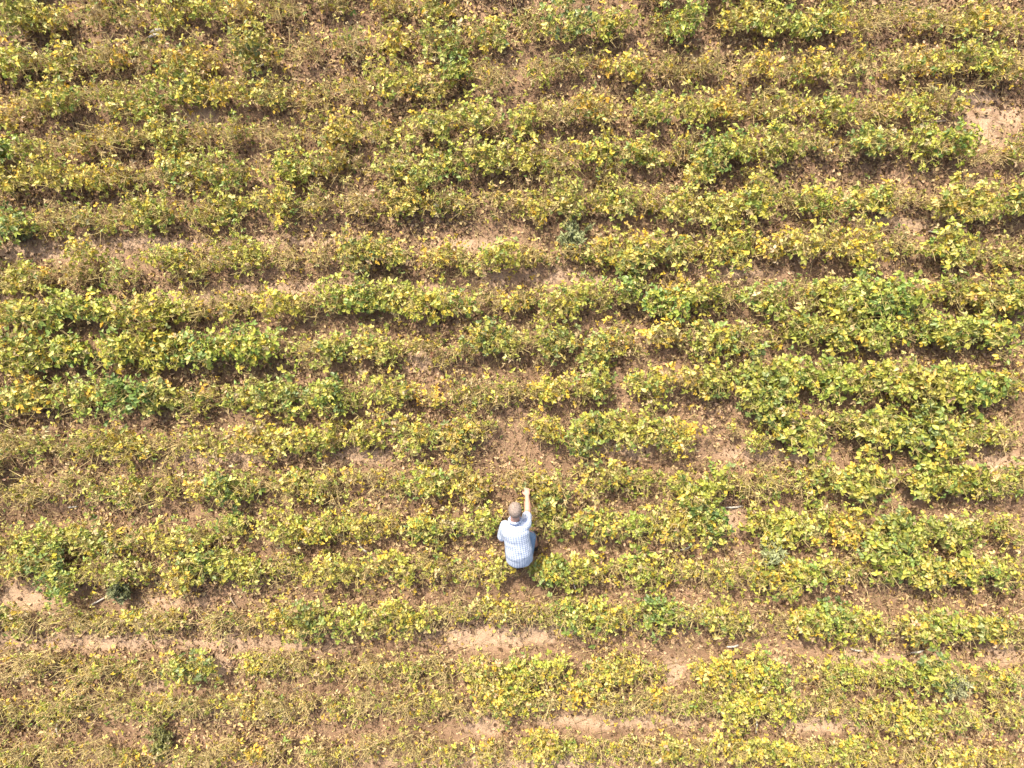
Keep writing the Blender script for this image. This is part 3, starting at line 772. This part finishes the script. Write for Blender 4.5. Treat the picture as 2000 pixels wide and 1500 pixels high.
def shirt_material():
    m, nt, p, out = new_mat('white and blue checked cotton')
    N, L = nt.nodes, nt.links
    uv = N.new('ShaderNodeUVMap'); uv.uv_map = 'cloth'
    sep = N.new('ShaderNodeSeparateXYZ'); L.new(uv.outputs['UV'], sep.inputs[0])
    PITCH = 0.034

    def lines(sock, off, width, pitch):
        a = N.new('ShaderNodeMath'); a.operation = 'ADD'; a.inputs[1].default_value = off + 50 * pitch; L.new(sock, a.inputs[0])
        w = N.new('ShaderNodeMath'); w.operation = 'MODULO'; w.inputs[1].default_value = pitch; L.new(a.outputs[0], w.inputs[0])
        c = N.new('ShaderNodeMath'); c.operation = 'LESS_THAN'; c.inputs[1].default_value = width; L.new(w.outputs[0], c.inputs[0])
        return c.outputs[0]

    cur = None
    base = (.60, .66, .755, 1)
    for axis in ('X', 'Y'):
        for off, wd, pitch, colr, f in ((0, .0095, PITCH, (.11, .17, .34, 1), .62), (PITCH * .5, .002, PITCH, (.5, .55, .62, 1), .2)):
            mx = N.new('ShaderNodeMix'); mx.data_type = 'RGBA'
            k = N.new('ShaderNodeMath'); k.operation = 'MULTIPLY'; k.inputs[1].default_value = f
            L.new(lines(sep.outputs[axis], off, wd, pitch), k.inputs[0]); L.new(k.outputs[0], mx.inputs[0])
            if cur is None: mx.inputs[6].default_value = base
            else: L.new(cur, mx.inputs[6])
            mx.inputs[7].default_value = colr
            cur = mx.outputs[2]
    L.new(cur, p.inputs['Base Color'])
    p.inputs['Roughness'].default_value = .9
    p.inputs['Specular IOR Level'].default_value = .15
    tc = N.new('ShaderNodeTexCoord')
    n = N.new('ShaderNodeTexNoise'); n.inputs['Scale'].default_value = 9; n.inputs['Detail'].default_value = 3
    L.new(tc.outputs['Object'], n.inputs['Vector'])
    b = N.new('ShaderNodeBump'); b.inputs['Strength'].default_value = .25; b.inputs['Distance'].default_value = .02
    L.new(n.outputs['Fac'], b.inputs['Height']); L.new(b.outputs[0], p.inputs['Normal'])
    return m


MAT_SHIRT = shirt_material()


def build_man():
    origin = np.array([J['pelvis'][0], J['pelvis'][1] + .15, 0.0])
    root = empty('person', origin)
    tag(root, 'crouching man in a white and blue checked shirt reaching out to a plant', 'person')
    # -- body: one surface from head to ankles
    V, F = [], []
    head = J['head']
    pitch = math.radians(-28)                               # looking down ahead
    Mh = np.array(Matrix.Rotation(pitch, 3, 'X') @ Matrix.Rotation(math.radians(4), 3, 'Z'))
    hp = lambda x, y, z: head + Mh @ (np.array([x, y, z]) * .93)    # head space: +y is the face, +z the crown
    ball_raw(V, F, hp(0, -.005, .02), .077, .098, .098, Mh)      # skull
    ball_raw(V, F, hp(0, .035, -.06), .058, .062, .07, Mh)       # jaw
    ball_raw(V, F, hp(0, .075, -.105), .026, .022, .02, Mh)      # chin
    tube_raw(V, F, [hp(0, .088, .0), hp(0, .108, -.04)], [.009, .015])      # nose
    for s in (-1, 1):
        ball_raw(V, F, hp(s * .078, -.005, -.02), .011, .021, .033, Mh, 10, 8)   # ears
        ball_raw(V, F, hp(s * .032, .083, .022), .022, .01, .009, Mh, 10, 8)     # brow
        ball_raw(V, F, hp(s * .042, .06, -.04), .02, .022, .02, Mh, 10, 8)       # cheek
    tube_raw(V, F, [hp(0, -.035, -.05), J['neck'], J['chest'] - np.array([0, 0, .10])], [.058, .058, .06])
    tube_raw(V, F, [J['neck'] - [0, .03, .06], J['chest'] - [0, .02, .06], J['mid'] - [0, 0, .05], J['loin'] - [0, 0, .03], J['pelvis']],
             [(.06, .04), (.13, .07), (.145, .09), (.14, .10), (.15, .11)])
    for s in 'rl':
        sh, el, wr = J['sh_' + s], J['el_' + s], J['wr_' + s]
        tube_raw(V, F, [J['chest'], sh, el * .5 + sh * .5, el, el * .55 + wr * .45, wr], [.06, .058, .05, .042, .041, .028])
        hi, kn, an = J['hip_' + s], J['kn_' + s], J['an_' + s]
        tube_raw(V, F, [J['pelvis'], hi, hi * .5 + kn * .5, kn, kn * .62 + an * .38, an], [.1, .095, .082, .056, .058, .036])
        # hand: palm, four bent fingers of different lengths, thumb from the side of the palm
        f = norm(wr - el); up = norm(np.array([0, 0, 1.0]) - f * f[2])
        lat = np.cross(f, up)                                # towards the man's right for an arm pointing ahead
        palm = wr + f * .045
        Mp = np.stack([lat, f, up], 1)
        ball_raw(V, F, palm, .040, .055, .017, Mp, 14, 10)
        tube_raw(V, F, [wr - f * .02, palm], [(.027, .024), (.034, .018)])
        for i, (off, ln) in enumerate(((-.028, .072), (-.009, .08), (.010, .075), (.028, .06))):
            if s == 'l': off = -off
            p0 = palm + lat * off + f * .03
            p1 = p0 + f * ln * .45 - up * ln * (.10 + .05 * i)
            p2 = p1 + f * ln * .18 - up * ln * .34
            p3 = p2 - f * ln * .12 - up * ln * .26
            tube_raw(V, F, [p0, p1, p2, p3], [.0098, .0092, .0085, .0075], 8)
        sg = -1 if s == 'r' else 1
        t0 = palm + lat * sg * .030 - f * .022
        t1 = t0 + lat * sg * .026 + f * .028 - up * .010
        t2 = t1 + f * .032 - up * .022 - lat * sg * .006
        tube_raw(V, F, [t0, t1, t2], [.014, .0115, .009], 8)
    fuse('body', V, F, .0065, 3, MAT_SKIN, root, origin)
    # -- hair: a close cap with an uneven surface
    hv, hf = [], []
    r = np.random.default_rng(3)
    nu, nv = 40, 22
    for i in range(nv + 1):
        ph = math.pi * .5 * 1.28 * i / nv
        for k in range(nu):
            th = 2 * math.pi * k / nu
            back = -math.sin(th)                             # 1 at the nape, -1 at the forehead
            lim = 0.74 + .26 * back + .06 * abs(math.cos(th))
            p2 = ph * lim if i else 0
            j = 1 + .018 * r.standard_normal()
            hv.append(hp(.0835 * j * math.sin(p2) * math.cos(th), -.005 + .1045 * j * math.sin(p2) * math.sin(th), .02 + .105 * j * math.cos(p2)))
    for i in range(nv):
        for k in range(nu):
            a, b = i * nu + k, i * nu + (k + 1) % nu
            hf.append((a, b, b + nu, a + nu))
    me = bpy.data.meshes.new('hair'); me.from_pydata([tuple(p - origin) for p in hv], [], hf)
    for p in me.polygons: p.use_smooth = True
    me.materials.append(MAT_HAIR)
    ho = bpy.data.objects.new('hair', me); COL.objects.link(ho); ho.parent = root
    so = ho.modifiers.new('thick', 'SOLIDIFY'); so.thickness = .006; so.offset = -1
    for s in (-1, 1):
        ev, ef = [], []
        ball_raw(ev, ef, hp(s * .031, .083, .004), .012, .010, .008, Mh, 12, 8)
        me = bpy.data.meshes.new('eye'); me.from_pydata([tuple(p - origin) for p in ev], [], ef); me.materials.append(MAT_EYE)
        eo = bpy.data.objects.new('eye', me); COL.objects.link(eo); eo.parent = root
    mv, mf = [], []
    ball_raw(mv, mf, hp(0, .089, -.066), .024, .009, .007, Mh, 14, 8)
    me = bpy.data.meshes.new('mouth'); me.from_pydata([tuple(p - origin) for p in mv], [], mf); me.materials.append(MAT_LIP)
    mo = bpy.data.objects.new('mouth', me); COL.objects.link(mo); mo.parent = root
    # -- shirt
    V, F = [], []
    spine = [J['neck'] + [0, -.012, -.035], J['chest'] + [0, .022, -.025], J['chest'] + [0, -.06, -.025], J['mid'] + [0, 0, -.02], J['loin'] + [0.004, 0, -.03],
             J['pelvis'] + [0.002, .0, -.01], J['pelvis'] + [0.0, -.025, -.08]]
    tube_raw(V, F, spine, [(.075, .06), (.150, .085), (.178, .11), (.170, .125), (.176, .135), (.178, .135), (.160, .11)], 28)
    for s in 'rl':
        sh, el = J['sh_' + s], J['el_' + s]
        k = .60 if s == 'r' else .80
        end = sh + (el - sh) * k
        inn = J['chest'] * .55 + sh * .45 + [0, -.03, -.015]
        tube_raw(V, F, [inn, sh + [0, -.008, -.004], sh * .5 + end * .5, end], [.09, .08, .070, .066], 18)
    sh_o = fuse('shirt', V, F, .009, 14, MAT_SHIRT, root, origin)
    me = sh_o.data
    n = len(me.vertices)
    co = np.empty(n * 3); me.vertices.foreach_get('co', co); co = co.reshape(-1, 3) + origin
    # soft folds across the small of the back and under the arms
    nrm = np.empty(n * 3); me.vertices.foreach_get('normal', nrm); nrm = nrm.reshape(-1, 3)
    fold = .003 * np.sin(co[:, 1] * 38 + co[:, 0] * 22 + 5 * vnoise(co[:, 0] * 9, co[:, 1] * 9, 31)) * np.clip((J['chest'][1] - co[:, 1]) / .25, 0, 1)
    fold += .006 * vnoise(co[:, 0] * 16, co[:, 1] * 11, 32) + .004 * vnoise(co[:, 0] * 30, co[:, 2] * 30, 33)
    co2 = co + nrm * fold[:, None]
    me.vertices.foreach_set('co', (co2 - origin).ravel()); me.update()
    # cloth coordinates: along and across the spine, or along and around a sleeve
    P = np.array(spine)
    key = P[:, 1] * .78 + P[:, 2] * .62
    along = co[:, 1] * .78 + co[:, 2] * .62
    o_ = np.argsort(key)
    uv = np.zeros((n, 2))
    cx = np.interp(along, key[o_], P[o_, 0])
    uv[:, 0] = .19 * np.arcsin(np.clip((co[:, 0] - cx) / .19, -1, 1))
    uv[:, 1] = along * 1.12
    for s in 'rl':
        sh, el = J['sh_' + s], J['el_' + s]
        d = norm(el - sh)
        t = (co - sh) @ d
        perp = co - sh - t[:, None] * d
        lat = norm(np.cross(d, np.array([0, 0, 1.0])))
        upv = np.cross(lat, d)
        new = (np.linalg.norm(perp, axis=1) < .088) & (t > .02)
        uv[new, 0] = (np.arctan2(perp @ lat, perp @ upv) * .075)[new]; uv[new, 1] = t[new]
    lay = me.uv_layers.new(name='cloth')
    li = np.empty(len(me.loops), np.int32); me.loops.foreach_get('vertex_index', li)
    lay.data.foreach_set('uv', uv[li].ravel().astype(np.float32))
    # collar: a folded band round the neck
    V, F = [], []
    nk = J['neck'] + np.array([0, -.006, -.012])
    ax = norm(J['head'] - J['chest'])
    e1 = np.array([1.0, 0, 0]); e2 = norm(np.cross(ax, e1))
    ring = 28
    prof = [(.070, .016), (.078, .020), (.092, -.010), (.086, -.014), (.074, .004), (.066, -.01)]
    for k in range(ring + 1):
        th = -math.pi * .92 + 2 * math.pi * .92 * k / ring - math.pi / 2
        for (rr, hh) in prof:
            V.append(nk + e1 * rr * math.cos(th) + e2 * rr * .92 * math.sin(th) * (1 if e2[1] > 0 else -1) + ax * hh)
    m = len(prof)
    for k in range(ring):
        for j in range(m):
            a, b = k * m + j, k * m + (j + 1) % m
            F.append((a, b, b + m, a + m))
    F.append(tuple(range(m))); F.append(tuple(ring * m + j for j in range(m))[::-1])
    me = bpy.data.meshes.new('collar'); me.from_pydata([tuple(p - origin) for p in V], [], F)
    for p in me.polygons: p.use_smooth = True
    me.materials.append(MAT_SHIRT)
    lay = me.uv_layers.new(name='cloth')
    for lp in me.loops:
        lay.data[lp.index].uv = (lp.vertex_index // m * .016, lp.vertex_index % m * .012)
    co_o = bpy.data.objects.new('collar', me); COL.objects.link(co_o); co_o.parent = sh_o
    # -- denim shorts
    V, F = [], []
    tube_raw(V, F, [J['loin'] + [0, 0, -.06], J['pelvis']], [(.14, .10), (.155, .12)], 20)
    for s in 'rl':
        hi, kn = J['hip_' + s], J['kn_' + s]
        tube_raw(V, F, [J['pelvis'], hi, hi * .5 + kn * .5, hi * .12 + kn * .88], [.118, .112, .10, .086], 18)
    fuse('shorts', V, F, .009, 4, MAT_DENIM, root, origin)
    # -- shoes
    for s, an, fd in (('r', J['an_r'], np.array([-.05, 1.0, 0])), ('l', J['an_l'], np.array([.05, -.85, -.35]))):
        fd = norm(fd)
        V, F = [], []
        heel = np.array([an[0], an[1], max(an[2] - .055, .045)]) - fd * .05
        toe = heel + fd * .23
        toe[2] = max(toe[2], .04)
        tube_raw(V, F, [heel, heel * .6 + toe * .4, heel * .2 + toe * .8, toe], [(.036, .042), (.041, .042), (.046, .034), (.036, .024)], 16)
        tube_raw(V, F, [an + [0, 0, .02], heel + fd * .03], [.045, .042], 14)
        so = fuse('shoe', V, F, .008, 3, MAT_SHOE, root, origin)
        V, F = [], []
        dn = np.array([0, 0, -.026])
        tube_raw(V, F, [heel + dn, heel * .5 + toe * .5 + dn, toe + dn * .6], [(.040, .013), (.047, .013), (.038, .013)], 16)
        fuse('sole', V, F, .007, 2, MAT_SOLE, so, origin)


build_man()
